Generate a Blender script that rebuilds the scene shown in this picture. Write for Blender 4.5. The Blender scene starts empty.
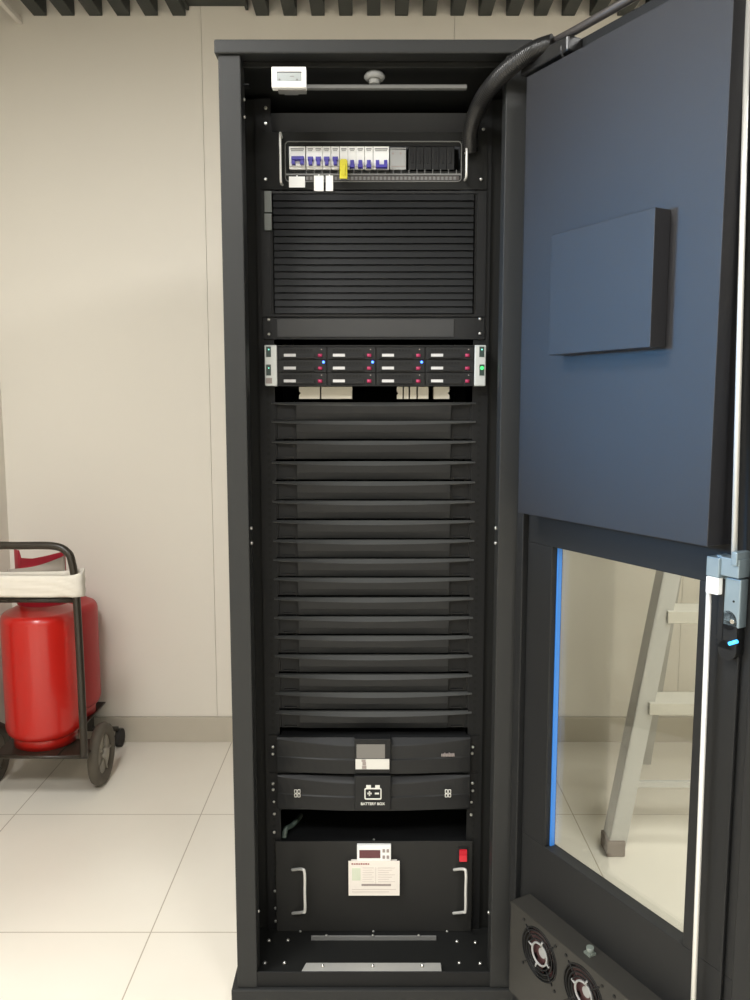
import bpy, bmesh, math, random
from mathutils import Vector, Matrix
random.seed(4)
PI = math.pi
scene = bpy.context.scene
COL = scene.collection

# ------------------------------------------------------------------ camera geometry used to take real measurements
F = 811.0; PT = math.radians(6.68); CC, SS = math.cos(PT), math.sin(PT)
CAM = (0.003, -1.636, 1.312)

def ray(u, v):
    a = (u-375)/F; b = (v-500)/F
    return (a, CC-b*SS, -b*CC-SS)

def P(u, v, y):
    """x, z of a measured point lying in the upright plane at depth y"""
    r = ray(u, v); t = (y-CAM[1])/r[1]
    return CAM[0]+t*r[0], CAM[2]+t*r[2]

HX, HY = .298, 0.0
DA = math.radians(29)
DD = (math.sin(DA), -math.cos(DA)); DN = (-math.cos(DA), -math.sin(DA))

def door_xyz(t, o, z):
    return (HX+t*DD[0]+o*DN[0], HY+t*DD[1]+o*DN[1], z)

def DP(u, v, o=0.0):
    r = ray(u, v); ox, oy = HX+DN[0]*o, HY+DN[1]*o
    k = ((ox-CAM[0])*DN[0]+(oy-CAM[1])*DN[1])/(r[0]*DN[0]+r[1]*DN[1])
    x, y, z = CAM[0]+k*r[0], CAM[1]+k*r[1], CAM[2]+k*r[2]
    return (x-ox)*DD[0]+(y-oy)*DD[1], z

# ------------------------------------------------------------------ materials
def lin(c):
    c = c/255.0
    return c/12.92 if c <= .04045 else ((c+.055)/1.055)**2.4

def rgb(r, g, b):
    return (lin(r), lin(g), lin(b), 1)

MATS = {}

def mat(name, col, rough=.5, metal=0.0, var=.06, scale=12.0, bump=0.0, bscale=400.0, emit=0.0, spec=.5, coat=0.0):
    if name in MATS: return MATS[name]
    m = bpy.data.materials.new(name); m.use_nodes = True
    nt = m.node_tree; b = nt.nodes['Principled BSDF']
    tc = nt.nodes.new('ShaderNodeTexCoord')
    n = nt.nodes.new('ShaderNodeTexNoise'); n.inputs['Scale'].default_value = scale; n.inputs['Detail'].default_value = 4
    nt.links.new(tc.outputs['Object'], n.inputs['Vector'])
    mx = nt.nodes.new('ShaderNodeMix'); mx.data_type = 'RGBA'
    c = rgb(*col)
    mx.inputs['A'].default_value = (c[0]*(1-var), c[1]*(1-var), c[2]*(1-var), 1)
    mx.inputs['B'].default_value = (min(1, c[0]*(1+var)), min(1, c[1]*(1+var)), min(1, c[2]*(1+var)), 1)
    nt.links.new(n.outputs['Fac'], mx.inputs['Factor'])
    nt.links.new(mx.outputs['Result'], b.inputs['Base Color'])
    b.inputs['Roughness'].default_value = rough
    b.inputs['Metallic'].default_value = metal
    b.inputs['Specular IOR Level'].default_value = spec
    b.inputs['Coat Weight'].default_value = coat
    if bump:
        n2 = nt.nodes.new('ShaderNodeTexNoise'); n2.inputs['Scale'].default_value = bscale
        nt.links.new(tc.outputs['Object'], n2.inputs['Vector'])
        bp = nt.nodes.new('ShaderNodeBump'); bp.inputs['Strength'].default_value = bump; bp.inputs['Distance'].default_value = .001
        nt.links.new(n2.outputs['Fac'], bp.inputs['Height']); nt.links.new(bp.outputs['Normal'], b.inputs['Normal'])
    if emit:
        b.inputs['Emission Color'].default_value = c
        b.inputs['Emission Strength'].default_value = emit
    MATS[name] = m
    return m

blk = mat('black powder coat', (20, 21, 22), .55, 0, .08, 20, .15, 900, spec=.28)
frm = mat('charcoal powder coat', (41, 42, 42), .5, 0, .06, 20, .2, 900, spec=.28)
dark = mat('deep black steel', (19, 20, 19), .7, 0, .08, spec=.28)
plas = mat('black plastic', (25, 26, 27), .5, 0, .06, spec=.28)
upsm = mat('dark grey plastic', (30, 31, 32), .42, 0, .05, spec=.28)
boxm = mat('grey black textured steel', (37, 37, 36), .6, 0, .06, 30, .2, 700, spec=.28)
doorm = mat('door powder coat', (31, 32, 33), .5, 0, .05, 25, .35, 1200, spec=.28)
coverm = mat('door cover powder coat', (33, 33, 36), .42, 0, .06, 30, .5, 1500)
zinc = mat('zinc plated steel', (200, 200, 196), .3, .9, .05)
chrome = mat('chrome', (225, 225, 222), .15, 1, .03)
alu = mat('brushed aluminium', (180, 180, 176), .45, .35, .05, 60)
white = mat('white plastic', (235, 236, 235), .4, 0, .02)
greyp = mat('light grey plastic', (150, 152, 152), .45, 0, .04)
lgrey = mat('grey painted strip', (108, 109, 108), .45, 0, .04)
lcd = mat('grey display glass', (118, 126, 124), .25, 0, .05, 50)
lcd2 = mat('dim display', (110, 108, 104), .3, 0, .05)
bluem = mat('blue toggle', (52, 44, 150), .45, 0, .05)
yellow = mat('yellow clip', (205, 195, 30), .5, 0, .05)
paper = mat('white paper label', (228, 222, 214), .7, 0, .03, 60)
paperg = mat('pale green print', (205, 212, 192), .7, 0, .05, 60)
ink = mat('grey ink', (150, 140, 136), .7, 0, .05)
dink = mat('dark ink', (60, 58, 58), .7, 0, .05)
redink = mat('dull red ink', (150, 90, 90), .7, 0, .05)
silver = mat('server ear silver', (196, 200, 198), .4, .3, .04)
magenta = mat('magenta latch', (165, 45, 85), .5, 0, .05)
redsw = mat('red rocker', (200, 25, 45), .35, 0, .05)
redlens = mat('dark red lens', (95, 50, 58), .2, 0, .1)
ledb = mat('blue led', (60, 110, 255), .4, 0, 0, emit=3.0)
ledg = mat('green led', (50, 220, 90), .4, 0, 0, emit=1.5)
ledt = mat('teal led', (110, 215, 190), .4, 0, 0, emit=.8)
foam = mat('pale packing foam', (200, 196, 182), .8, 0, .05, 60)
rubber = mat('black rubber', (40, 38, 35), .8, 0, .1)
tyre = mat('worn grey rubber', (88, 82, 72), .8, 0, .12, 30)
cartm = mat('dark brown black tube paint', (46, 40, 32), .35, 0, .1)
redcyl = mat('red cylinder enamel', (186, 32, 24), .28, 0, .06, 8, coat=.3)
redcyl2 = mat('dull red cylinder enamel', (172, 44, 46), .4, 0, .08, 8)
redguard = mat('crimson guard paint', (160, 24, 44), .4, 0, .08)
cloth = mat('white cotton cloth', (226, 220, 208), .9, 0, .05, 30, .5, 300)
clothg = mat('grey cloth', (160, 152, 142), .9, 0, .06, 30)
loomm = mat('black corrugated plastic', (38, 38, 38), .3, 0, .05)
maroon = mat('maroon fan plastic', (70, 42, 44), .5, 0, .1)
fanpl = mat('fan plate powder coat', (50, 49, 46), .5, 0, .06, 30, spec=.28)
painted_glow = mat('painted blue window light', (58, 128, 215), .3, 0, .05)
steelrod = mat('bright zinc rod', (222, 222, 218), .45, .35, .03)
latchm = mat('pale latch metal', (140, 156, 164), .3, .5, .05)
slatm = mat('dark grey ceiling slat', (50, 53, 50), .6, 0, .06)
ceilm = mat('dark ceiling void', (40, 42, 42), .9, 0, .05)
basem = mat('taupe baseboard', (188, 181, 166), .5, 0, .04)
trimw = mat('white ceiling edge trim', (215, 210, 202), .5, 0, .03)

def glass_mat():
    m = bpy.data.materials.new('tinted window glass'); m.use_nodes = True
    nt = m.node_tree; nt.nodes.clear()
    out = nt.nodes.new('ShaderNodeOutputMaterial'); mix = nt.nodes.new('ShaderNodeMixShader')
    tr = nt.nodes.new('ShaderNodeBsdfTransparent'); gl = nt.nodes.new('ShaderNodeBsdfGlossy')
    fr = nt.nodes.new('ShaderNodeLayerWeight'); fr.inputs['Blend'].default_value = .12
    tr.inputs['Color'].default_value = (.92, .93, .90, 1); gl.inputs['Roughness'].default_value = .03
    nt.links.new(fr.outputs['Facing'], mix.inputs[0]); nt.links.new(tr.outputs[0], mix.inputs[1]); nt.links.new(gl.outputs[0], mix.inputs[2])
    nt.links.new(mix.outputs[0], out.inputs[0])
    return m
glassm = glass_mat()

def wall_mat(name, a, b_):
    m = bpy.data.materials.new(name); m.use_nodes = True
    nt = m.node_tree; b = nt.nodes['Principled BSDF']
    tc = nt.nodes.new('ShaderNodeTexCoord'); n = nt.nodes.new('ShaderNodeTexNoise')
    n.inputs['Scale'].default_value = 1.3; n.inputs['Detail'].default_value = 5
    nt.links.new(tc.outputs['Object'], n.inputs['Vector'])
    mx = nt.nodes.new('ShaderNodeMix'); mx.data_type = 'RGBA'
    mx.inputs['A'].default_value = rgb(*a); mx.inputs['B'].default_value = rgb(*b_)
    nt.links.new(n.outputs['Fac'], mx.inputs['Factor']); nt.links.new(mx.outputs['Result'], b.inputs['Base Color'])
    b.inputs['Roughness'].default_value = .6
    return m
wallm = wall_mat('cream wall panel', (226, 221, 210), (230, 225, 214))

def floor_mat():
    m = bpy.data.materials.new('cream polished floor tile'); m.use_nodes = True
    nt = m.node_tree; L = nt.links; b = nt.nodes['Principled BSDF']
    tc = nt.nodes.new('ShaderNodeTexCoord'); sp = nt.nodes.new('ShaderNodeSeparateXYZ'); L.new(tc.outputs['Object'], sp.inputs[0])
    def line(sock, off, period, w):
        a = nt.nodes.new('ShaderNodeMath'); a.operation = 'SUBTRACT'; L.new(sock, a.inputs[0]); a.inputs[1].default_value = off
        p = nt.nodes.new('ShaderNodeMath'); p.operation = 'PINGPONG'; L.new(a.outputs[0], p.inputs[0]); p.inputs[1].default_value = period/2
        q = nt.nodes.new('ShaderNodeMath'); q.operation = 'LESS_THAN'; L.new(p.outputs[0], q.inputs[0]); q.inputs[1].default_value = w
        return q
    l1 = line(sp.outputs['X'], -.5585, .6, .0016); l2 = line(sp.outputs['Y'], .256, .589, .0016)
    mxl = nt.nodes.new('ShaderNodeMath'); mxl.operation = 'MAXIMUM'; L.new(l1.outputs[0], mxl.inputs[0]); L.new(l2.outputs[0], mxl.inputs[1])
    n = nt.nodes.new('ShaderNodeTexNoise'); n.inputs['Scale'].default_value = 3.5; n.inputs['Detail'].default_value = 6
    L.new(tc.outputs['Object'], n.inputs['Vector'])
    mx = nt.nodes.new('ShaderNodeMix'); mx.data_type = 'RGBA'
    mx.inputs['A'].default_value = rgb(222, 216, 203); mx.inputs['B'].default_value = rgb(232, 227, 215)
    L.new(n.outputs['Fac'], mx.inputs['Factor'])
    g = nt.nodes.new('ShaderNodeMix'); g.data_type = 'RGBA'; L.new(mxl.outputs[0], g.inputs['Factor'])
    L.new(mx.outputs['Result'], g.inputs['A']); g.inputs['B'].default_value = rgb(176, 166, 150)
    L.new(g.outputs['Result'], b.inputs['Base Color'])
    b.inputs['Roughness'].default_value = .38; b.inputs['Specular IOR Level'].default_value = .35
    return m
floorm = floor_mat()

# ------------------------------------------------------------------ mesh helpers
class MB:
    def __init__(s, tf=None):
        s.bm = bmesh.new(); s.mats = []; s.tf = tf; s.cur = 0
    def use(s, m):
        if m not in s.mats: s.mats.append(m)
        s.cur = s.mats.index(m); return s
    def v(s, p):
        if s.tf: p = s.tf(*p)
        return s.bm.verts.new(p)
    def f(s, vs, smooth=False):
        try: fc = s.bm.faces.new(vs)
        except ValueError: return None
        fc.material_index = s.cur; fc.smooth = smooth
        return fc
    def box(s, x0, x1, y0, y1, z0, z1):
        c = [s.v((x, y, z)) for z in (z0, z1) for y in (y0, y1) for x in (x0, x1)]
        for q in ((0, 1, 3, 2), (4, 6, 7, 5), (0, 4, 5, 1), (2, 3, 7, 6), (0, 2, 6, 4), (1, 5, 7, 3)):
            s.f([c[i] for i in q])
        return s
    def hexa(s, pts):   # 8 points, same order as box
        c = [s.v(p) for p in pts]
        for q in ((0, 1, 3, 2), (4, 6, 7, 5), (0, 4, 5, 1), (2, 3, 7, 6), (0, 2, 6, 4), (1, 5, 7, 3)):
            s.f([c[i] for i in q])
        return s
    def tube(s, pts, r, n=12, smooth=True, cap=True, closed=False):
        pts = [Vector(p) for p in pts]; rs = r if isinstance(r, (list, tuple)) else [r]*len(pts)
        N = len(pts); rings = []; prev = None
        for i, p in enumerate(pts):
            a = pts[(i-1) % N] if (i > 0 or closed) else p; b = pts[(i+1) % N] if (i < N-1 or closed) else p
            d = (b-a).normalized()
            if prev is None:
                up = Vector((0, 0, 1)) if abs(d.z) < .9 else Vector((1, 0, 0)); x = d.cross(up).normalized()
            else:
                x = (prev - d*prev.dot(d)).normalized()
            prev = x; y = d.cross(x)
            rings.append([s.v(tuple(p+(x*math.cos(2*PI*k/n)+y*math.sin(2*PI*k/n))*rs[i])) for k in range(n)])
        for i in range(N if closed else N-1):
            A, B = rings[i], rings[(i+1) % N]
            for k in range(n): s.f([A[k], A[(k+1) % n], B[(k+1) % n], B[k]], smooth)
        if cap and not closed:
            s.f(list(reversed(rings[0]))); s.f(rings[-1])
        return s
    def cyl(s, p0, p1, r, n=20, r2=None, smooth=True):
        return s.tube([p0, p1], [r, r if r2 is None else r2], n, smooth)
    def lathe(s, prof, c, n=40, smooth=True):   # prof of (r,z) around vertical axis
        rings = []
        for r, z in prof:
            rings.append([s.v((c[0]+max(r, 1e-4)*math.cos(2*PI*k/n), c[1]+max(r, 1e-4)*math.sin(2*PI*k/n), c[2]+z)) for k in range(n)])
        for A, B in zip(rings, rings[1:]):
            for k in range(n): s.f([A[k], A[(k+1) % n], B[(k+1) % n], B[k]], smooth)
        s.f(list(reversed(rings[0]))); s.f(rings[-1])
        return s
    def sweep(s, secs, smooth=False):  # list of equal closed sections
        R = [[s.v(p) for p in sec] for sec in secs]; n = len(R[0])
        for A, B in zip(R, R[1:]):
            for k in range(n): s.f([A[k], A[(k+1) % n], B[(k+1) % n], B[k]], smooth)
        s.f(list(reversed(R[0]))); s.f(R[-1])
        return s
    def build(s, name, m=None, parent=None, origin=None, bevel=0.0, seg=2):
        bmesh.ops.recalc_face_normals(s.bm, faces=s.bm.faces[:])
        base = Vector((0, 0, 0))
        q = parent
        while q is not None: base += q.location; q = q.parent
        if origin is not None: base += Vector(origin)
        bmesh.ops.translate(s.bm, verts=s.bm.verts[:], vec=-base)
        me = bpy.data.meshes.new(name); s.bm.to_mesh(me); s.bm.free()
        if not s.mats: me.materials.append(m or blk)
        for k in s.mats: me.materials.append(k)
        o = bpy.data.objects.new(name, me); COL.objects.link(o)
        if origin is not None: o.location = origin
        if parent is not None: o.parent = parent
        if bevel:
            b = o.modifiers.new('bevel', 'BEVEL'); b.width = bevel; b.segments = seg; b.limit_method = 'ANGLE'; b.angle_limit = math.radians(40)
        return o

def thing(name, loc, label, cat, group=None):
    o = bpy.data.objects.new(name, None); COL.objects.link(o); o.location = loc; o.empty_display_size = .05
    return tag(o, label, cat, group)

def tag(o, label, cat, group=None, kind=None):
    o['label'] = label; o['category'] = cat
    if group: o['group'] = group
    if kind: o['kind'] = kind
    return o

def struct(o):
    o['kind'] = 'structure'; return o

def part(o, label):
    o['label'] = label; return o

def copy_tree(o, parent=None):
    c = o.copy(); COL.objects.link(c)
    if parent is not None: c.parent = parent
    for ch in [k for k in o.children]: copy_tree(ch, c)
    return c

def text_mesh(name, body, size, m, parent, loc, rotz=0.0, align='CENTER'):
    cu = bpy.data.curves.new(name, 'FONT'); cu.body = body; cu.size = size; cu.align_x = align; cu.align_y = 'CENTER'; cu.extrude = .0003; cu.offset = .0002
    t = bpy.data.objects.new(name, cu); COL.objects.link(t)
    dg = bpy.context.evaluated_depsgraph_get()
    me = bpy.data.meshes.new_from_object(t.evaluated_get(dg)); bpy.data.objects.remove(t)
    me.transform(Matrix.Translation(Vector(loc)) @ Matrix.Rotation(rotz, 4, 'Z') @ Matrix.Rotation(PI/2, 4, 'X'))
    base = Vector((0, 0, 0)); q = parent
    while q is not None: base += q.location; q = q.parent
    me.transform(Matrix.Translation(-base)); me.materials.clear(); me.materials.append(m)
    o = bpy.data.objects.new(name, me); COL.objects.link(o); o.parent = parent
    return o

def rect_px(mb, u0, v0, u1, v1, y0, y1):
    """box whose front face at depth y0 was measured between two corners"""
    a = P((u0+u1)/2, v0, y0); b = P((u0+u1)/2, v1, y0); l = P(u0, (v0+v1)/2, y0); r = P(u1, (v0+v1)/2, y0)
    mb.box(l[0], r[0], y0, y1, b[1], a[1]); return mb

# ------------------------------------------------------------------ room
XL, XR, YF, YB, ZC = -1.395, 2.6, -3.6, 1.422, 2.98
mb = MB(); mb.box(-3.2, XR, YF, YB+.1, -.1, 0); struct(mb.build('floor', floorm))
mb = MB()
edges = [-3.215, -2.415, -1.515, -.615, .285, 1.185, 2.085, 2.985]
for a, b in zip(edges, edges[1:]): mb.box(a+.0007, b-.0007, YB, YB+.02, .10, ZC)
mb.box(-3.2, 3, YB+.012, YB+.08, 0, ZC)
struct(mb.build('wall_back', wallm))
mb = MB(); mb.box(-1.48, XL, -.35, YB, 0, ZC); struct(mb.build('wall_left', wallm))
mb = MB(); mb.box(XR, XR+.1, YF, YB, 0, ZC); struct(mb.build('wall_right', wallm))
mb = MB(); mb.box(-3.2, XR, YF-.1, YF, 0, ZC); struct(mb.build('wall_front', wallm))
mb = MB(); mb.box(-3.3, -3.2, YF, YB, 0, ZC); struct(mb.build('wall_far_left', wallm))
mb = MB(); mb.box(-3.2, XR, YF, YB, ZC, ZC+.1); struct(mb.build('ceiling', ceilm))
mb = MB(); mb.box(XL, XR, YB-.012, YB, 0, .100); struct(mb.build('baseboard_back', basem, bevel=.002))
mb = MB(); mb.box(XL, XL+.012, -.35, YB-.012, 0, .100); struct(mb.build('baseboard_left', basem, bevel=.002))
n = 0
for k in range(-2, 36):
    if k in (6, 7): continue
    x = -1.206+.0984*k
    if x < -1.25 or x > 2.5: continue
    n += 1
    mb = MB(); mb.box(x, x+.047, -3.0, YB-.004, 2.681, 2.80); struct(mb.build('trim_%d' % n, slatm, bevel=.002))
n += 1
mb = MB(); mb.box(-.665, -.445, -3.0, YB-.004, 2.714, 2.80)
mb.box(-.665, -.655, -3.0, YB-.004, 2.700, 2.714); mb.box(-.455, -.445, -3.0, YB-.004, 2.700, 2.714)
struct(mb.build('trim_%d' % n, slatm))
n += 1
mb = MB(); mb.box(-1.266, -1.248, -.35, YB, 2.655, 2.675); struct(mb.build('trim_%d' % n, trimw, bevel=.002))

# ------------------------------------------------------------------ the server cabinet
rack = thing('server_cabinet', (0, .5, 0), 'tall black server cabinet with its front door standing open', 'server cabinet')
RX, RD = .297, 1.0
PO, PI_ = .297, .254      # post outer / inner half widths
mb = MB(); mb.box(-.303, .303, -.006, RD, 1.976, 2.002); rack_top = mb.build('top_cap', frm, rack, bevel=.003)
mb = MB(); mb.box(-.298, .298, .03, .045, 1.9640, 1.976); mb.build('header', dark, rack, bevel=.002)
mb = MB(); mb.box(-.31, .31, -.008, RD, 0.0, .047); mb.build('plinth', frm, rack, bevel=.003)
mb = MB(); mb.box(-.296, .296, .002, .006, .047, .083); mb.build('sill', blk, rack, bevel=.002)
mb = MB(); mb.box(-.285, .285, .006, RD-.02, .047, .072); mb.build('bottom_panel', dark, rack)
mb = MB(); mb.box(-.285, .285, .045, RD-.02, 1.968, 1.976); mb.build('roof_panel', dark, rack)
for s in (-1, 1):
    mb = MB(); mb.box(*sorted((s*PO, s*PI_)), 0, .045, .047, 1.976)
    mb.box(*sorted((s*(PI_+.014), s*PO)), .045, .07, .047, 1.976)
    mb.build('frame_post', frm, rack, bevel=.002)
    mb = MB(); mb.box(*sorted((s*PO, s*PI_)), RD-.045, RD, .047, 1.976); mb.build('frame_post', frm, rack, bevel=.002)
    mb = MB(); mb.box(*sorted((s*.297, s*.289)), .07, RD-.045, .047, 1.976); mb.build('side_panel', blk, rack)
    # mounting rail: L profile with a row of square holes
    xa, xb = (.2345-.017, .2345+.017)
    mb = MB()
    mb.use(blk).box(*sorted((s*xa, s*xb)), .164, .1665, .072, 1.955)
    mb.use(blk).box(*sorted((s*(xb-.0025), s*xb)), .1665, .215, .072, 1.955)
    mb.use(dark)
    z = .09
    while z < 1.94:
        mb.box(*sorted((s*(.2325-.0035), s*(.2325+.0035))), .1636, .1641, z, z+.0075); z += .01587
    mb.build('mounting_rail', None, rack)
    mb = MB(); mb.box(*sorted((s*.252, s*.289)), .17, .20, .072, 1.955); mb.build('rail_support', dark, rack)
mb = MB(); mb.box(-.254, .254, RD-.03, RD-.02, .072, 1.955); mb.build('back_panel', dark, rack)

def screw(u, v, y, r=.0036, parent=rack, up=False):
    x, z = P(u, v, y)
    mb = MB()
    if up:
        mb.lathe([(r, 0), (r, .0015), (r*.6, .003), (0, .0034)], (x, y, z), 12)
    else:
        mb.tube([(x, y, z), (x, y-.0015, z), (x, y-.003, z)], [r, r, r*.55], 12)
        mb.use(zinc)
    o = mb.build('screw', zinc, parent)
    return o
for u, v in ((265.7, 108), (265.7, 123.5), (265.7, 137.6), (483.3, 129.3)):
    screw(u, v, .164)
for u, v in ((243.3, 99.5), (243.8, 116.8), (255.0, 911), (490.6, 912.4)):
    x, z = P(u, v, .03); s = 1 if x > 0 else -1
    mb = MB(); mb.tube([(s*.2542, .03, z), (s*.2520, .03, z), (s*.2505, .03, z)], [.0035, .0035, .002], 12); mb.build('screw', zinc, rack)
for u, v in ((251, 528), (251, 543), (496.5, 528), (496.5, 543)):
    s = -1 if u < 300 else 1; x, z = P(u, v, .02)
    mb = MB(); mb.tube([(s*.2545, .02, z), (s*.2515, .02, z), (s*.2495, .02, z)], [.0042, .0042, .0025], 12); mb.build('screw', zinc, rack)
for u, v in ((274.4, 813.6), (274.3, 832), (471.4, 801.8), (274, 801.4), (471.2, 814.6), (275, 890.7), (275.6, 908), (275.6, 921), (273.2, 783.2)):
    screw(u, v, .164)
def floor_screw(u, v, z=.0722, r=.0045):
    rr = ray(u, v); t = (z-CAM[2])/rr[2]; x, y = CAM[0]+t*rr[0], CAM[1]+t*rr[1]
    mb = MB(); mb.lathe([(r, 0), (r, .002), (r*.6, .0045), (0, .005)], (x, y, z), 12); mb.build('screw', zinc, rack)
for u, v in ((264.8, 963.4), (284.5, 963.4), (459.3, 963.4), (480.2, 964), (269, 941), (288, 940.6), (457, 942), (475.5, 943)):
    floor_screw(u, v)
mb = MB()   # grey bracket plate lying just behind the sill
mb.hexa([(-.158, .007, .0722), (.149, .007, .0722), (-.150, .034, .0722), (.149, .034, .0722),
         (-.158, .007, .0815), (.149, .007, .0815), (-.150, .034, .0815), (.149, .034, .0815)])
sp = mb.build('bracket_plate', alu, rack, bevel=.0008); part(sp, 'bare aluminium plate behind the sill')
for x in (-.112, -.002, .107):
    mb = MB(); mb.lathe([(.004, 0), (.004, .002), (.002, .006), (0, .0065)], (x, .021, .0815), 12); mb.build('screw', chrome, sp)
mb = MB(); mb.box(-.146, .146, .122, .126, .072, .083)
lp = mb.build('floor_lip', lgrey, rack, bevel=.0008)
for x in (-.110, -.002, .105):
    mb = MB(); mb.lathe([(.003, 0), (.003, .002), (0, .004)], (x, .124, .083), 10); mb.build('screw', zinc, lp)
# grey crossbar under the roof
mb = MB(); rect_px(mb, 300, 84.3, 467, 88.2, .05, .062); cb = mb.build('crossbar', lgrey, rack, bevel=.001)
part(cb, 'thin grey crossbar under the cabinet roof')
mb = MB(); rect_px(mb, 237, 83.6, 249, 85, .03, .05); mb.build('bar_bracket', blk, rack)
mb = MB(); rect_px(mb, 264.5, 191, 271.5, 212, .152, .1595); rect_px(mb, 264.5, 213.5, 271.5, 230, .152, .1595)
mb.build('rail_tag', mat('smoky plastic', (104, 108, 105), .5), rack)

# ------------------------------------------------------------------ the door, hinged on the right post
D = lambda **k: MB(tf=door_xyz, **k)
WT0, WT1, WZ0, WZ1 = .0995, .442, .423, 1.039
mb = D()
mb.box(0.004, .592, -.028, 0, WZ1, 1.953)
mb.box(0.004, .592, -.028, 0, .025, WZ0)
mb.box(0.004, WT0, -.028, 0, WZ0, WZ1)
mb.box(WT1, .592, -.028, 0, WZ0, WZ1)
door = mb.build('door', doorm, rack, bevel=.0015)
mb = D(); mb.box(.055, .493, 0, .05, 1.104, 1.908); cv = mb.build('door_cover', coverm, door, bevel=.0012); part(cv, 'large raised bluish steel cover on the upper door')
mb = D(); mb.box(.170, .3995, .05, .083, 1.399, 1.604); hs = mb.build('housing', coverm, door, bevel=.001); part(hs, 'shallow box on the door cover')
mb = D(); mb.box(WT0-.002, WT1+.002, -.027, -.023, WZ0-.002, WZ1+.002); mb.build('window_pane', glassm, door)
mb = D(); mb.use(painted_glow).box(WT0, WT0+.0035, -.0228, -.013, WZ0, WZ1)  # blue light on the window reveal, painted as a coloured strip
mb.build('window_painted_glow', None, door)
part(door.children[-1] if False else bpy.data.objects['window_painted_glow'], 'painted blue light down the hinge side of the window')
# free-edge stiffener and hinge-side stiffener
mb = D(); mb.box(.548, .592, 0, .016, .052, 1.953); mb.box(.520, .524, 0, .008, .06, .95); mb.build('edge_flange', doorm, door, bevel=.002)
mb = D(); mb.box(.008, .028, 0, .014, .06, 1.945); mb.build('edge_flange', doorm, door, bevel=.002)
for z in (.25, 1.0, 1.78):
    mb = D(); mb.cyl((-.002, -.004, z-.03), (-.002, -.004, z+.03), .006, 12); mb.build('hinge', blk, door)
# fan box
cells = []
FT0, FT1, FZ0, FZ1, FO = .058, .495, .100, .300, .05
fc = [DP(539, 955, FO), DP(583, 993, FO)]
step = fc[1][0]-fc[0][0]; fz = (fc[0][1]+fc[1][1])/2
FR = .052
cent = [fc[0][0]+step*i for i in range(3)]
mb = D(); mb.use(fanpl)
th = .002
def cell(t0, t1, z0, z1, ct, cz, r, o):
    N = 48; A = []; B = []
    for k in range(N):
        a = 2*PI*k/N; c, s = math.cos(a), math.sin(a)
        kx = ((t1-ct) if c > 0 else (ct-t0))/max(abs(c), 1e-6); kz = ((z1-cz) if s > 0 else (cz-z0))/max(abs(s), 1e-6)
        q = min(kx, kz); A.append((ct+c*q, o, cz+s*q)); B.append((ct+c*r, o, cz+s*r))
    va = [mb.v(p) for p in A]; vb = [mb.v(p) for p in B]; vc = [mb.v((p[0], o-.02, p[2])) for p in B]
    for k in range(N):
        j = (k+1) % N; mb.f([va[k], va[j], vb[j], vb[k]]); mb.f([vb[k], vb[j], vc[j], vc[k]], True)
    # corners
    for (ct_, cz_) in ((t0, z0), (t1, z0), (t0, z1), (t1, z1)):
        best = sorted(range(N), key=lambda k: (A[k][0]-ct_)**2+(A[k][2]-cz_)**2)[:2]
        cn = mb.v((ct_, o, cz_)); mb.f([va[best[0]], va[best[1]], cn])
bounds = [FT0]+[(cent[i]+cent[i+1])/2 for i in range(2)]+[FT1]
for i in range(3): cell(bounds[i], bounds[i+1], FZ0, FZ1, cent[i], fz, FR, FO)
mb.box(FT0, FT1, 0, FO, FZ1-.001, FZ1); mb.box(FT0, FT1, 0, FO, FZ0, FZ0+.001)
mb.box(FT0, FT0+.001, 0, FO, FZ0, FZ1); mb.box(FT1-.001, FT1, 0, FO, FZ0, FZ1)
mb.build('fan_plate', None, door)
for i in range(3):
    ct = cent[i]; mb = D()
    mb.use(blk).cyl((ct, FO-.03, fz), (ct, FO-.024, fz), FR+.004, 32)
    mb.use(maroon)
    for k in range(7):
        a = 2*PI*k/7+.3; a2 = a+.62
        pts = []
        for (rr, aa, oo) in ((.019, a, .030), (.048, a+.15, .031), (.048, a2+.15, .038), (.019, a2, .037)):
            pts.append((ct+rr*math.cos(aa), oo, fz+rr*math.sin(aa)))
        V = [mb.v(p) for p in pts]; W = [mb.v((p[0], p[1]-.0015, p[2])) for p in pts]
        mb.f(V); mb.f(list(reversed(W)))
        for q in range(4): mb.f([V[q], V[(q+1) % 4], W[(q+1) % 4], W[q]])
    mb.use(maroon).cyl((ct, .028, fz), (ct, .042, fz), .019, 24)
    mb.use(greyp).cyl((ct, .042, fz), (ct, .0425, fz), .010, 24)
    mb.use(greyp)
    def ring(r, w, o):
        mb.tube([(ct+r*math.cos(2*PI*k/40), o, fz+r*math.sin(2*PI*k/40)) for k in range(40)], w, 6, closed=True)
    ring(.0215, .0022, FO-.001)
    mb.use(blk)
    for r in (.029, .037, .045, .0505): ring(r, .0016, FO)
    mb.use(greyp)
    for k in range(2):
        a = PI/4+k*PI/2+.5
        for sg in (1,):
            mb.tube([(ct+.0215*math.cos(a), FO, fz+.0215*math.sin(a)), (ct+.032*math.cos(a), FO, fz+.032*math.sin(a))], .0022, 6)
            mb.tube([(ct-.0215*math.cos(a), FO, fz-.0215*math.sin(a)), (ct-.032*math.cos(a), FO, fz-.032*math.sin(a))], .0022, 6)
    for k in range(4):
        a = PI/4+k*PI/2
        mb.use(blk).tube([(ct+.03*math.cos(a), FO, fz+.03*math.sin(a)), (ct+.057*math.cos(a), FO+.001, fz+.057*math.sin(a))], .0016, 6)
        mb.use(blk).cyl((ct+.066*math.cos(a), FO, fz+.066*math.sin(a)), (ct+.066*math.cos(a), FO+.002, fz+.066*math.sin(a)), .003, 10)
    mb.build('cooling_fan', None, door)
kt, kz = DP(590, 950, .025)
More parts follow.
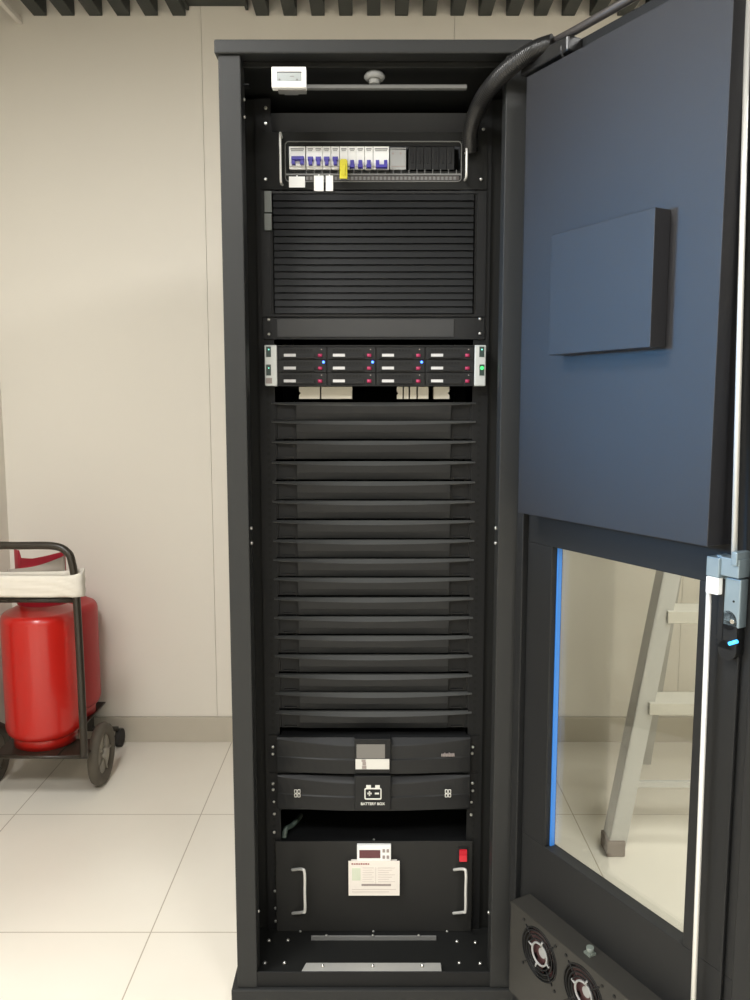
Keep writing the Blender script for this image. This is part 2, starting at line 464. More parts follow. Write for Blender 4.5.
mb = D(); mb.box(kt-.008, kt+.008, .017, .033, FZ1, FZ1+.004); mb.cyl((kt, .025, FZ1), (kt, .025, FZ1+.014), .007, 14)
part(mb.build('cable_mount', mat('smoky clear plastic', (110, 118, 112), .3), door), 'translucent grey knob on the fan box')
# lock rods and latch
RO = .02
def rodpt(u, v): t, z = DP(u, v, RO); return (t, RO, z)
ru0 = rodpt(748, 0); ru1 = rodpt(734, 562)
k = (1.93-ru1[2])/(ru0[2]-ru1[2])
mb = D(); mb.tube([(ru1[0]+(ru0[0]-ru1[0])*k, RO, 1.93), ru1], .0042, 12); mb.build('lock_rod', steelrod, door)
rl0 = rodpt(709, 590); rl1 = rodpt(693.5, 995); k = (.09-rl0[2])/(rl1[2]-rl0[2])
mb = D(); mb.tube([rl0, (rl0[0]+(rl1[0]-rl0[0])*k, RO, .09)], .0042, 12); mb.build('lock_rod', steelrod, door)
def drect(mb, u0, v0, u1, v1, o0, o1):
    a = DP(u0, (v0+v1)/2, o1); b = DP(u1, (v0+v1)/2, o1); c = DP((u0+u1)/2, v0, o1); d = DP((u0+u1)/2, v1, o1)
    mb.box(a[0], b[0], o0, o1, d[1], c[1])
mb = D(); drect(mb, 706, 557, 719, 577, .0, .030); drect(mb, 719, 558, 739, 577, .0, .026); drect(mb, 716, 555, 722, 562, .0, .02)
drect(mb, 731, 552, 737, 566, .0, .030)
part(mb.build('latch_bracket', latchm, door, bevel=.0015), 'bluish white latch bracket')
mb = D(); drect(mb, 705.5, 577, 718, 594, .0, .030); mb.build('rod_guide', white, door, bevel=.0015)
mb = D(); drect(mb, 722, 578, 740, 627, 0, .018); lk = mb.build('lock_body', latchm, door, bevel=.002)
mb = D(); drect(mb, 718, 578, 723, 640, 0, .02)
t0, z0 = DP(727, 640, .018); 
mb.tube([(t0, .002, z0+.03), (t0, .018, z0+.03)], .016, 16); mb.box(t0-.016, t0+.016, 0, .018, z0-.015, z0+.03); mb.cyl((t0, .0, z0-.015), (t0, .018, z0-.015), .016, 20)
mb.build('lock_handle', plas, door, bevel=.001)
mb = D(); t1, z1 = DP(732, 643, .021); mb.tube([(t1-.006, .019, z1-.003), (t1+.007, .019, z1+.004)], .0028, 10); mb.build('blue_glint', mat('painted cyan glint', (60, 170, 255), .3, 0, 0, emit=1.6), door)  # glowing stroke painted for the blue glint on the lock
mb = D(); t1, z1 = DP(731, 602, .0242); mb.cyl((t1, .018, z1), (t1, .0186, z1), .0018, 10); mb.build('keyhole', dark, door)
mb = D(); t1, z1 = DP(730, 622, .0242); mb.cyl((t1, .018, z1), (t1, .0202, z1), .0035, 12); mb.build('screw', chrome, door)

# ------------------------------------------------------------------ cable loom crossing from cabinet to door top
def spline(pts, n=14):
    pts = [Vector(p) for p in pts]; out = []
    q = [pts[0]]+pts+[pts[-1]]
    for i in range(1, len(q)-2):
        for k in range(n):
            t = k/n; a, b, c, d = q[i-1], q[i], q[i+1], q[i+2]
            out.append(.5*((2*b)+(-a+c)*t+(2*a-5*b+4*c-d)*t*t+(-a+3*b-3*c+d)*t**3))
    out.append(pts[-1]); return out
def P3(u, v, y): x, z = P(u, v, y); return (x, y, z)
tA, zA = DP(553, 44, .02)
A3 = door_xyz(tA, .02, zA)
cable = thing('cable_loom', P3(470, 140, .13), 'black corrugated cable loom arching from the cabinet to the door top', 'cable')
pts = spline([P3(470, 150, .15), P3(471, 128, .12), P3(480, 103, .07), P3(495, 82, .0), P3(515, 63, -.05), P3(535, 50, -.07), A3], 40)
rs = [.0160+.0012*math.sin(i*2.1) for i in range(len(pts))]
mb = MB(); mb.tube([tuple(p) for p in pts], rs, 16); mb.build('loom_sleeve', loomm, cable)
tB, zB = DP(640, -8, .01)
mb = D(); mb.tube([(tA-.01, .016, 1.958+.006), (tA+.05, .010, 1.958+.008), (.58, .010, 1.958+.008)], .0075, 12)
o = mb.build('conduit', mat('grey black conduit', (70, 66, 64), .4), cable)
for u, v in ((549, 46), (566, 50)):
    t0, z0 = DP(u, v, .022); mb = D()
    mb.tube([(t0, .016+.017*math.cos(a*PI/8), z0+.017*math.sin(a*PI/8)) for a in range(16)], .0028, 8, closed=True)
    mb.build('clamp', loomm, cable)
mb = D(); mb.box(tA-.075, tA+.055, 0, .034, 1.925, 1.953); mb.build('clamp_block', loomm, cable, bevel=.004)

# ------------------------------------------------------------------ equipment
YM = .160
def screws_on(parent, lst, y=YM-.004, r=.0036):
    for u, v in lst:
        x, z = P(u, v, y); mb = MB(); mb.tube([(x, y, z), (x, y-.0015, z), (x, y-.003, z)], [r, r, r*.55], 12); mb.build('screw', zinc, parent)

# temperature display
x0, z0 = P(289, 88, .04)
t = thing('panel_meter', (x0, -.005, z0), 'small white framed meter with grey screen at the top left of the cabinet opening', 'meter')
mb = MB(); rect_px(mb, 271.5, 66.5, 306, 87.5, -.014, .0035); mb.build('bezel', white, t, bevel=.0015)
mb = MB(); rect_px(mb, 276.5, 72, 301.5, 81, -.0148, -.013); mb.build('screen', lcd, t)
mb = MB(); rect_px(mb, 276.5, 71.4, 301.5, 72.4, -.0152, -.0138)
for u in (279.5, 297): x, z = P(u, 79.5, -.0152); mb.cyl((x, -.0152, z), (x, -.0135, z), .0018, 10)
rect_px(mb, 290, 76, 294, 76.6, -.0152, -.0145)
mb.build('marking', dink, t)
mb = MB(); rect_px(mb, 278, 88, 306, 91, -.004, .012); rect_px(mb, 282, 68, 296, 86, .0035, .05); mb.build('clip', lgrey, t)

# smoke detector hanging under the roof
t = thing('smoke_detector', (0, .035, 1.93), 'small round pale grey detector with stem on the crossbar', 'detector')
xd, zt = P(374.5, 78, .056)
mb = MB(); mb.lathe([(.0, -.004), (.017, -.004), (.0205, .0), (.0205, .004), (.017, .0085), (.0, .0095)], (xd, .056, zt), 32); mb.build('disc', greyp, t)
mb = MB(); zb = P(374.5, 84.5, .056)[1]; mb.lathe([(.011, zb-zt), (.0105, -.008), (.0135, -.004), (.0, -.0035)], (xd, .056, zt), 24); mb.build('stem', greyp, t)
# junction box on the roof
t = MB(); rect_px(t, 400, 92, 455, 106, .28, .36)
tag(t.build('junction_box', mat('slate box', (34, 38, 38), .5), None, origin=(.05, .32, 1.93), bevel=.003), 'small black box under the cabinet roof behind the crossbar', 'box')
mb = MB(); mb.box(-.254, .254, .25, .27, 1.70, 1.955); mb.build('inner_baffle', mat('inner grey sheet', (95, 98, 104), .6), rack)

# breaker panel
bx, bz = P(373, 186, YM)
bp = thing('breaker_panel', (0, YM, bz), 'black rack panel of white circuit breakers with blue toggles', 'electrical panel')
mb = MB()
xl = -.2415; xr = .2415
_, zt = P(373, 132, YM); _, zb = P(373, 189.5, YM)
wx0, wz1 = P(288, 146, YM); wx1, wz0 = P(460, 171.5, YM)
ya, yb = YM, YM+.003
mb.box(xl, xr, ya, yb, wz1, zt); mb.box(xl, xr, ya, yb, zb, wz0); mb.box(xl, wx0, ya, yb, wz0, wz1); mb.box(wx1, xr, ya, yb, wz0, wz1)
mb.box(wx0-.002, wx1+.002, YM+.055, YM+.06, wz0-.01, wz1+.01)
mb.build('face_plate', dark, bp)
for s, v0, v1, u in ((-1, 131, 183, 280), (1, 147, 178, 466.8)):
    hx, h1 = P(u, v0, YM-.03); _, h0 = P(u, v1, YM-.03)
    mb = MB(); mb.tube(spline([(hx, YM, h1-.004), (hx, YM-.022, h1-.002), (hx, YM-.03, h1-.01), (hx, YM-.03, (h0+h1)/2), (hx, YM-.03, h0+.01), (hx, YM-.022, h0+.002), (hx, YM, h0+.004)], 6), .0026, 10)
    mb.build('handle', steelrod, bp)
# thin pale outline frame (rounded rectangle) with the lower strip
def rrect(u0, v0, u1, v1, y, rad, n=6):
    (a, _), (b, _) = P(u0, (v0+v1)/2, y), P(u1, (v0+v1)/2, y); c = P((u0+u1)/2, v0, y)[1]; d = P((u0+u1)/2, v1, y)[1]
    out = []
    for cx, cz, a0 in ((b-rad, c-rad, 0), (a+rad, c-rad, 90), (a+rad, d+rad, 180), (b-rad, d+rad, 270)):
        for k in range(n+1):
            t_ = math.radians(a0+90*k/n); out.append((cx+rad*math.cos(t_), y, cz+rad*math.sin(t_)))
    return out
mb = MB(); mb.tube(rrect(285.3, 141.5, 461.5, 181.5, YM-.001, .008), .0013, 6, closed=True)
rect_px(mb, 285.3, 173.5, 461.5, 175.2, YM-.0015, YM)
mb.build('outline_frame', lgrey, bp)
mb = MB()
u = 306
while u < 460:
    rect_px(mb, u, 169.5, u+.7, 174, YM-.0025, YM-.001); u += 7.9
u = 306
while u < 456:
    rect_px(mb, u, 176.6, u+2.2, 179.8, YM-.001, YM); u += 4.1
mb.build('terminal_marking', lgrey, bp)
mb = MB(); rect_px(mb, 306, 176, 459, 180.4, YM-.0006, YM); mb.build('terminal_strip', mat('dull brown strip', (70, 66, 64), .6), bp)

def breaker(u0, u1, v0, v1, tv0, tv1, toggles, joined, up):
    y = YM+.002
    mb = MB(); rect_px(mb, u0+.15, v0, u1-.15, v1, y, y+.05)
    a = P((u0+u1)/2, v0+5.5, y-.006); b_ = P((u0+u1)/2, v1-4.3, y-.006); l = P(u0+.15, 0, y)[0]
    rect_px(mb, u0+.15, v0+6, u1-.15, v1-3.5, y-.006, y)
    o = mb.build('circuit_breaker', white, bp, bevel=.0006)
    mb = MB()
    for (p, q) in toggles: rect_px(mb, p, tv0, q, tv1, y-.017, y-.006)
    if joined:
        p, q = toggles[0][0], toggles[-1][1]
        if up: rect_px(mb, p, tv0, q, tv0+3.4, y-.019, y-.006)
        else: rect_px(mb, p, tv1-3, q, tv1, y-.019, y-.006)
    else:
        p, q = toggles[0]
        if up: rect_px(mb, p-.9, tv0, q+.9, tv0+3.4, y-.018, y-.006)
        else: rect_px(mb, p-.6, tv1-3, q+.6, tv1, y-.018, y-.006)
    g = mb.build('toggle', bluem, o, bevel=.0005); part(g, 'blue breaker toggle')
    mb = MB(); rect_px(mb, u0+1.5, v0+2, u1-1.5, v0+3.1, y-.0006, y); rect_px(mb, u0+2.0, v0+4, u1-2.2, v0+4.6, y-.0006, y)
    mb.build('marking', lgrey, o)
breaker(289, 305.5, 146.3, 169.4, 156, 164, [(291.3, 295), (300, 303.8)], True, True)
for c in (310.3, 318.2, 326.6, 335.2):
    breaker(c-4.2, c+4.2, 146.3, 169.4, 156.4, 164.5, [(c-1.8, c+1.8)], False, True)
breaker(339.6, 348, 146.3, 169.4, 160, 167, [(342, 345.6)], False, False)
for c in (352.1, 360.3, 368.8):
    breaker(c-4.2, c+4.2, 146.3, 169.4, 159.8, 167.2, [(c-1.9, c+1.9)], False, False)
breaker(373.2, 389.2, 146.3, 169.4, 159.8, 167.2, [(375.8, 379.3), (384, 387.4)], True, False)
mb = MB(); rect_px(mb, 389.8, 149.5, 406, 169.6, YM, YM+.05); rect_px(mb, 389.8, 147.5, 406, 149, YM+.004, YM+.05)
mb.use(greyp)
sk = mb.build('socket_module', greyp, bp, bevel=.0006)
mb = MB()
for u in (393, 400.6): x, z = P(u, 153.5, YM); mb.cyl((x, YM-.0006, z), (x, YM, z), .0022, 12)
rect_px(mb, 391, 166, 405, 166.8, YM-.0005, YM)
mb.build('contact_hole', ink, sk)
for i in range(6):
    u = 408.5+i*7.7
    mb = MB(); rect_px(mb, u, 146.5, u+7.4, 169.8, YM+.004, YM+.05); rect_px(mb, u+2.6, 152, u+4.6, 163, YM+.002, YM+.004); mb.build('blank_module', blk, bp, bevel=.0006)
# hanging tags and yellow clip
for (u0, v0, u1, v1, nm) in ((289, 176.5, 305, 187.4, 'paper_tag'), (314, 175.5, 323.6, 191, 'paper_tag'), (325.8, 175.5, 333, 191, 'paper_tag')):
    mb = MB(); rect_px(mb, u0, v0, u1, v1, YM-.0045, YM-.0032)
    rect_px(mb, (u0+u1)/2-.6, v0-1.2, (u0+u1)/2+.6, v0+1, YM-.0032, YM-.0005)
    part(mb.build(nm, white, bp), 'white paper tag')
mb = MB(); rect_px(mb, 339.6, 160, 347.4, 178.6, YM-.024, YM-.018); rect_px(mb, 340.5, 158.8, 346.6, 161, YM-.024, YM-.006); rect_px(mb, 341.5, 164, 345.6, 175, YM-.026, YM-.024)
yc = mb.build('lockout_clip', yellow, bp, bevel=.0012); part(yc, 'yellow clip on a breaker')
mb = MB(); rect_px(mb, 341, 178.3, 346.4, 180.2, YM-.023, YM-.019); mb.build('clip_tip', dink, yc)
screws_on(bp, [(265.7, 179.3), (481, 179.3)], YM-.0005)

# louvred vent panel
_, zt = P(373, 190.5, YM); _, zb = P(373, 317, YM)
vp = thing('louvre_panel', (0, YM, zb), 'wide black louvred vent panel below the circuit breakers', 'vent panel')
mb = MB(); mb.box(-.2415, -.222, YM, YM+.003, zb+.001, zt-.001); mb.box(.222, .2415, YM, YM+.003, zb+.001, zt-.001)
mb.box(-.222, .222, YM, YM+.003, zt-.006, zt-.001); mb.box(-.222, .222, YM, YM+.003, zb+.001, zb+.006); mb.box(-.222, .222, YM+.03, YM+.032, zb, zt)
mb.build('panel_frame', plas, vp)
mb = MB(); NL = 17; h = (zt-zb-.014)/NL
for i in range(NL):
    z1 = zt-.007-i*h; z2 = z1-h*.95
    xs = (-.214, .214)
    z2 = z1-h+.0006
    mb.hexa([(xs[0], YM-.0045, z2), (xs[1], YM-.0045, z2), (xs[0], YM+.006, z2+.001), (xs[1], YM+.006, z2+.001),
             (xs[0], YM+.000, z1-.001), (xs[1], YM+.000, z1-.001), (xs[0], YM+.006, z1-.0002), (xs[1], YM+.006, z1-.0002)])
mb.build('louvres', upsm, vp)

# flat blank panel
_, zt = P(373, 317.6, YM); _, zb = P(373, 339.5, YM)
fp = thing('flat_blank_panel', (0, YM, zb), 'flat dark grey blank panel between vent panel and server', 'blank panel')
mb = MB(); mb.box(-.2415, .2415, YM, YM+.003, zb, zt); mb.build('face_plate', plas, fp, bevel=.0008)
mb = MB(); rect_px(mb, 277, 319, 454, 337, YM-.0016, YM); mb.build('raised_plate', mat('slate grey plate', (42, 43, 44), .5), fp, bevel=.0006)
screws_on(fp, [(268.8, 319.6), (269, 334.3), (480, 318.9), (480, 333.5)], YM)

# ---- 2U server with twelve drive bays
YS = .128
_, zt = P(375, 345, YS); _, zb = P(375, 386, YS)
sv = thing('rack_server', (0, YS, zb), 'two-unit rack server with silver ears and twelve drive bays', 'server')
sx0 = P(264.5, 365, YS)[0]; sx1 = P(486, 365, YS)[0]; ex0 = P(277, 365, YS)[0]; ex1 = P(474.5, 365, YS)[0]
mb = MB(); mb.box(ex0, ex1, YS+.006, .62, zb+.001, zt-.001); mb.box(ex0, ex1, YS+.001, YS+.006, zt-.003, zt-.0005); mb.box(ex0, ex1, YS+.001, YS+.006, zb, zb+.002)
mb.build('chassis', plas, sv)
for k, (a, b) in enumerate(((sx0, ex0), (ex1, sx1))):
    mb = MB(); mb.box(a, b, YS, YS+.030, zb, zt); e = mb.build('rack_ear', silver, sv, bevel=.002)
    mb = MB()
    c = 268.5 if k == 0 else 481.8
    rect_px(mb, c-2.4, 346.6, c+2.4, 357, YS-.001, YS); rect_px(mb, c-2.4, 364.5, c+2.4, 375.5, YS-.001, YS)
    mb.build('button_recess', mat('green black window', (44, 62, 58), .3), e)
    for v, m_, r in ((349.5, ledt, .0016), (368, ledt if k == 0 else ledg, .0014 if k == 0 else .0038)):
        x, z = P(c+.2, v, YS-.002); mb = MB(); mb.cyl((x, YS-.0022, z), (x, YS-.001, z), r, 12); mb.build('status_lamp', m_, e)
    if k == 0:
        mb = MB(); rect_px(mb, 265.8, 378, 272, 383.5, YS-.0006, YS); mb.build('small_sticker', ink, e)
per = 49.35
for ci in range(4):
    for ri in range(3):
        u0 = 278.8+ci*49.1; v0 = 347.2+ri*12.85
        mb = MB(); rect_px(mb, u0, v0, u0+47.5, v0+12.2, YS+.002, YS+.03)
        rect_px(mb, u0+3, v0+6.8, u0+36, v0+10.8, YS-.002, YS+.002)
        d = mb.build('drive_bay', plas, sv, bevel=.0006)
        mb = MB(); rect_px(mb, u0+5, v0+6.6, u0+17, v0+9.4, YS-.0026, YS-.001); mb.build('drive_label', mat('pale drive label', (190, 190, 190), .5), d)
        mb = MB(); x, z = P(u0+41.5, v0+8.2, YS); mb.tube([(x-.005, YS+.001, z), (x+.004, YS+.001, z)], .0036, 10); part(mb.build('release_latch', magenta, d), 'magenta release latch')
        mb = MB()
        for q in range(9): rect_px(mb, u0+5+q*3.3, v0+2, u0+7+q*3.3, v0+4.2, YS+.0012, YS+.002)
        mb.build('vent_slots', dark, d)
        if ri == 1 and ci < 3:
            mb = MB(); x, z = P(u0+44.7, v0+2.0, YS); mb.cyl((x, YS-.001, z), (x, YS+.002, z), .0026, 12); mb.build('activity_lamp', ledb, d)
        elif ri != 1:
            mb = MB(); x, z = P(u0+42.6, v0+2.2, YS); mb.cyl((x, YS+.0004, z), (x, YS+.002, z), .0013, 8); mb.build('activity_lamp', ink, d)

# pale foam blocks in the gap under the server
_, gz0 = P(373, 398.8, .165)
blocks = [(299, 319.8, 'pale foam block under the server, leftmost, beside the wide block'), (321.3, 352, 'widest pale foam block in the gap under the server'),
          (397, 402.6, 'narrow foam sliver under the server, nearest the dark middle gap'), (404, 408.6, 'narrowest foam sliver in the gap under the server'),
          (410.2, 416.4, 'narrow foam strip under the server, left of the squarish piece'), (418, 428.5, 'squarish pale foam piece under the server with a bright foot'),
          (434, 449.5, 'rightmost pale foam block with notched side under the server')]
for i, (u0, u1, lb) in enumerate(blocks):
    (xa, z1), (xb, _) = P(u0, 386.5, .165), P(u1, 386.5, .165); z1 = P(375, 386.8, .165)[1]; zo = gz0
    mb = MB(); y0, y1 = .165, .20; hgt = z1-zo
    xm = (xa+xb)/2; nd = min(.004, (xb-xa)*.3)
    # block with a small notch in one side
    sgn = 1 if i in (6,) else -1
    xs, xo = (xb, xa) if sgn > 0 else (xa, xb)
    prof = [(xo, zo), (xs, zo), (xs, zo+hgt*.30), (xs-sgn*nd, zo+hgt*.48), (xs, zo+hgt*.62), (xs, z1), (xo, z1)] if i in (0, 6, 2) else [(xa, zo), (xb, zo), (xb, z1), (xa, z1)]
    mb.sweep([[(x, y, z) for x, z in prof] for y in (y0, y1)])
    if i in (1, 5):
        l = .6 if i == 1 else .05; mb.box(xa+(xb-xa)*l, xb-.001, y0-.0015, y0, zo+.0005, zo+hgt*.3)
    tag(mb.build('foam_block', foam, None, origin=(xm, .18, zo)), lb, 'foam block', 'foam blocks under the server')

# ---- seventeen one-unit filler panels
tops = [402, 420.5, 440.5, 461, 481, 500.3, 520, 539.3, 558.3, 577.3, 597, 616, 635.3, 654.3, 673.8, 691.5, 710.5]
YP = .168
zs = [P(373, v, YP)[1] for v in tops]
pitch = (zs[0]-zs[-1])/16
ordinal = ['first', 'second', 'third', 'fourth', 'fifth', 'sixth', 'seventh', 'eighth', 'ninth', 'tenth', 'eleventh', 'twelfth', 'thirteenth', 'fourteenth', 'fifteenth', 'sixteenth', 'last']
def filler(z1):
    r = thing('filler_panel', (0, YP, z1), '', 'filler panel', 'black filler panels below the server')
    H = pitch
    def pv(s): return .005+.008*(1-s*s), .0035+.0055*(1-s*s)
    secs = []
    for i in range(17):
        q = i/16*2-1; x = q*.170; p, hh = pv(x/.2255)
        secs.append([(x, YP+.004, z1-hh), (x, YP-.004-p, z1-hh-.0002), (x, YP-.004-p*.75, z1-H*.55), (x, YP-.003, z1-H+.0035), (x, YP+.004, z1-H+.0035)])
    mb = MB(); mb.sweep(secs); mb.build('face_plate', upsm, r)
    secs = []
    for i in range(21):
        s = i/20*2-1; x = s*.2255; p, hh = pv(s)
        secs.append([(x, YP+.004, z1-.0005), (x, YP-.004, z1-.0008), (x, YP-.004-p, z1-hh), (x, YP-.004-p*.9, z1-hh-.0012), (x, YP+.004, z1-hh-.0012)])
    mb = MB(); mb.sweep(secs); mb.build('top_lip', mat('painted lip highlight', (66, 67, 66), .42), r)  # paler than the face: highlight along the lip put into its colour
    for s in (-1, 1):
        mb = MB(); a, b = sorted((s*.170, s*.226))
        mb.box(a, b, YP+.004, YP+.010, z1-H+.002, z1-.001)
        mb.box(*sorted((s*.214, s*.226)), YP-.001, YP+.004, z1-H+.004, z1-.006)
        mb.box(*sorted((s*.178, s*.206)), YP-.000, YP+.004, z1-H+.004, z1-H+.008)
        mb.build('end_clip', blk, r, bevel=.0006)
    return r
f0 = filler(zs[0])
for i in range(17):
    o = f0 if i == 0 else copy_tree(f0)
    o.location = (0, YP, zs[i])
    o['label'] = ('first black filler panel, just under the pale foam blocks' if i == 0 else
                  'lowest black filler panel, just above the power supply unit' if i == 16 else
                  '%s black filler panel down from the server gap' % ordinal[i])

# ---- uninterruptible power supply and its battery pack
def bulged(v0, v1, name, label, cat):
    y = .150
    zt, zb = P(373, v0, y)[1], P(373, v1, y)[1]; r = thing(name, (0, y, zb), label, cat)
    H = zt-zb; secs = []
    mb = MB(); mb.box(-.2415, .2415, y+.012, y+.016, zb+.001, zt-.001); mb.box(-.215, .215, y+.016, .65, zb+.001, zt-.001); mb.build('chassis', blk, r)
    for i in range(25):
        s = i/24*2-1; x = s*.222; p = .004+.020*(1-s*s); c = .004+.011*(1-s*s)
        secs.append([(x, y+.012, zt), (x, y, zt-.001), (x, y-p*.55, zt-c), (x, y-p*.60, zt-c-.002), (x, y-p*.85, zb+H*.50), (x, y-p, zb+H*.47), (x, y-p*.75, zb+.006), (x, y, zb), (x, y+.012, zb)])
    mb = MB(); mb.sweep(secs); mb.build('front_bezel', upsm, r)
    return r, y, zt, zb
ups, y, zt, zb = bulged(737, 773, 'power_supply_unit', 'black rack power supply with grey screen and white sticker', 'power supply')
yc_ = y-.028
mb = MB(); rect_px(mb, 354.5, 739, 391, 773.5, yc_, y); mb.build('center_block', plas, ups, bevel=.002)
mb = MB(); rect_px(mb, 356.5, 744.5, 385, 758.5, yc_-.001, yc_+.001); mb.build('screen', lcd2, ups, bevel=.0005)
mb = MB(); rect_px(mb, 355.5, 759.3, 389.3, 769.3, yc_-.0018, yc_); st = mb.build('sticker', mat('silver white sticker', (205, 204, 198), .5), ups)
mb = MB(); rect_px(mb, 361.5, 759.6, 365.6, 762, yc_-.0024, yc_-.0018); rect_px(mb, 362.4, 762, 366, 765.5, yc_-.0024, yc_-.0018); rect_px(mb, 362, 766, 366.4, 769, yc_-.0024, yc_-.0018)
mb.build('sticker_print', ink, st)
mb = MB()
for i in range(9):
    a = 441.5+i*1.5; rect_px(mb, a, 754.6-(.8 if i in (2, 5) else 0), a+1.0, 756.6, y-.0165, y-.004)
mb.build('maker_mark', ink, ups)
screws_on(ups, [(272.8, 746.8), (272.8, 753.8), (472.8, 746.8), (472.2, 753.2)], y+.011)
bat, y, zt, zb = bulged(774.5, 809.5, 'battery_pack', 'black battery pack with a white battery symbol below the power supply', 'battery')
mb = MB(); rect_px(mb, 354.5, 776, 391, 811, yc_, y); mb.build('center_block', plas, bat, bevel=.002)
ym = yc_-.0008
iw = mat('white print', (214, 214, 208), .6)
mb = MB()
mb.tube(rrect(365, 788.6, 381, 799, ym, .003), .0017, 6, closed=True)
rect_px(mb, 366.2, 785.4, 371, 788.6, ym-.001, yc_); rect_px(mb, 375.2, 785.4, 379.8, 788.6, ym-.001, yc_)
rect_px(mb, 367.4, 793, 371.6, 794.4, ym-.001, yc_); rect_px(mb, 368.8, 791.4, 370.2, 796, ym-.001, yc_); rect_px(mb, 374.8, 793, 379, 794.4, ym-.001, yc_)
mb.build('battery_symbol', iw, bat)
cx, cz = P(372.7, 803.8, yc_)
text_mesh('lettering', 'BATTERY BOX', .0084, iw, bat, (cx, yc_-.0006, cz))
for u in (297.3, 448):
    yy = y-.016; mb = MB()
    for a, b_ in ((-2.2, -.4), (.4, 2.2)):
        mb.tube(rrect(u+a*1.25, 789.8, u+b_*1.25, 793.2, yy,   .0006, 2), .0009, 5, closed=True)
        mb.tube(rrect(u+a*1.25, 793.9, u+b_*1.25, 797.0, yy,   .0006, 2), .0009, 5, closed=True)
    rect_px(mb, u-2, 791, u+2, 796, yy+.001, yy+.012) if False else None
    mb.build('connector_symbol', iw, bat)
screws_on(bat, [(272.9, 783.4), (273.2, 789.4), (472.4, 783), (472.6, 790.4)], y+.011)

# ---- five-unit black box at the bottom
YI = .155
ix0, _ = P(276, 888, YI); ix1, _ = P(472, 888, YI); _, it = P(373, 841.5, YI); ib = .0725
iv = thing('power_inverter', (0, YI, ib), 'deep black box with two chrome handles and a white warning sheet', 'power unit')
mb = MB(); mb.box(ix0, ix1, YI, YI+.004, ib, it); mb.build('front_plate', boxm, iv, bevel=.001)
mb = MB(); mb.box(ix0+.006, ix1-.006, YI+.004, .60, ib+.003, it-.003); mb.build('case', blk, iv)
def handle(u_post, u_bar, v0, v1):
    y = YI
    hx0, h1 = P(u_post, v0, y-.001); hx1, _ = P(u_bar, v0, y-.034); _, h0 = P(u_post, v1, y-.001)
    bx_, b1 = P(u_bar, v0, y-.034); _, b0 = P(u_bar, v1, y-.034)
    xx = P(u_post, (v0+v1)/2, y)[0]
    mb = MB(); mb.tube(spline([(hx0, y, h1), (hx0+(hx1-hx0)*.8, y-.030, b1-.0005), (hx1, y-.034, b1-.008), (hx1, y-.034, (b0+b1)/2), (hx1, y-.034, b0+.008), (hx0+(hx1-hx0)*.8, y-.030, b0+.0005), (hx0, y, h0)], 8), .0034, 10)
    mb.build('handle', steelrod, iv)
handle(292, 304.5, 870, 913.5); handle(454, 466, 870, 913.5)
mb = MB(); rect_px(mb, 357, 845.5, 391, 862, YI-.010, YI); me_ = mb.build('panel_meter', white, iv, bevel=.001); me_.name = 'meter_bezel'
mb = MB(); rect_px(mb, 359.3, 850.2, 380.3, 858.2, YI-.0108, YI-.010); mb.build('meter_screen', redlens, me_)
mb = MB()
for a in (382.5, 386.6):
    for b_ in (849.5, 855.8): rect_px(mb, a, b_, a+2.4, b_+3, YI-.0115, YI-.010)
mb.build('meter_button', ink, me_)
mb = MB(); rect_px(mb, 348.5, 861, 399.6, 895.6, YI-.0120, YI-.0112); rect_px(mb, 351, 862, 397, 870, YI-.0112, YI)
ws = mb.build('warning_sheet', paper, iv); part(ws, 'white paper warning sheet')
mb = MB(); yy = YI-.0126
mb.use(redink)
for i in range(8): rect_px(mb, 351.5+i*2.3, 863.3+(i % 2)*.2, 353.2+i*2.3, 864.7, yy, YI-.012)
mb.use(paperg); rect_px(mb, 352, 868, 360.5, 880.5, yy, YI-.012)
mb.use(mat('faint ink', (205, 196, 190), .7)); rect_px(mb, 375.4, 867, 375.9, 884, yy, YI-.012)
for i in range(7): rect_px(mb, 378, 867.5+i*2.3, 395-(i % 3)*3, 868.2+i*2.3, yy, YI-.012)
for i in range(7): rect_px(mb, 362.5, 867.5+i*2.3, 374-(i % 2)*2, 868.1+i*2.3, yy, YI-.012)
for i in range(2): rect_px(mb, 352, 889+i*2.4, 396-(i*7), 889.8+i*2.4, yy, YI-.012)
mb.use(ink); rect_px(mb, 361.5, 884, 391, 886, yy, YI-.012)
mb.build('sheet_print', None, ws)
mb = MB(); rect_px(mb, 458, 847.5, 467.5, 861, YI-.003, YI); rk = mb.build('switch_frame', plas, iv, bevel=.001)
mb = MB(); a = P(459.2, 854, YI)[0]; b_ = P(466.6, 854, YI)[0]; z1 = P(462, 848.8, YI)[1]; z0 = P(462, 859.8, YI)[1]
mb.sweep([[(x, YI-.003, z0), (x, YI-.010, z0+.001), (x, YI-.005, (z0+z1)/2), (x, YI-.006, z1-.001), (x, YI-.003, z1)] for x in (a, b_)])
part(mb.build('rocker_switch', redsw, rk), 'red rocker switch')
for u in (300.4, 373.5, 447): 
    x, z = P(u, 931.3, YI); mb = MB(); mb.tube([(x, YI, z), (x, YI-.0015, z), (x, YI-.003, z)], [.003, .003, .0015], 10); mb.build('screw', zinc, iv)
mb = MB(); x, z = P(374, 838.5, YI+.01); mb.lathe([(.0025, 0), (.0025, .002), (0, .004)], (x, YI+.012, it-.003), 10); mb.build('screw', zinc, iv)
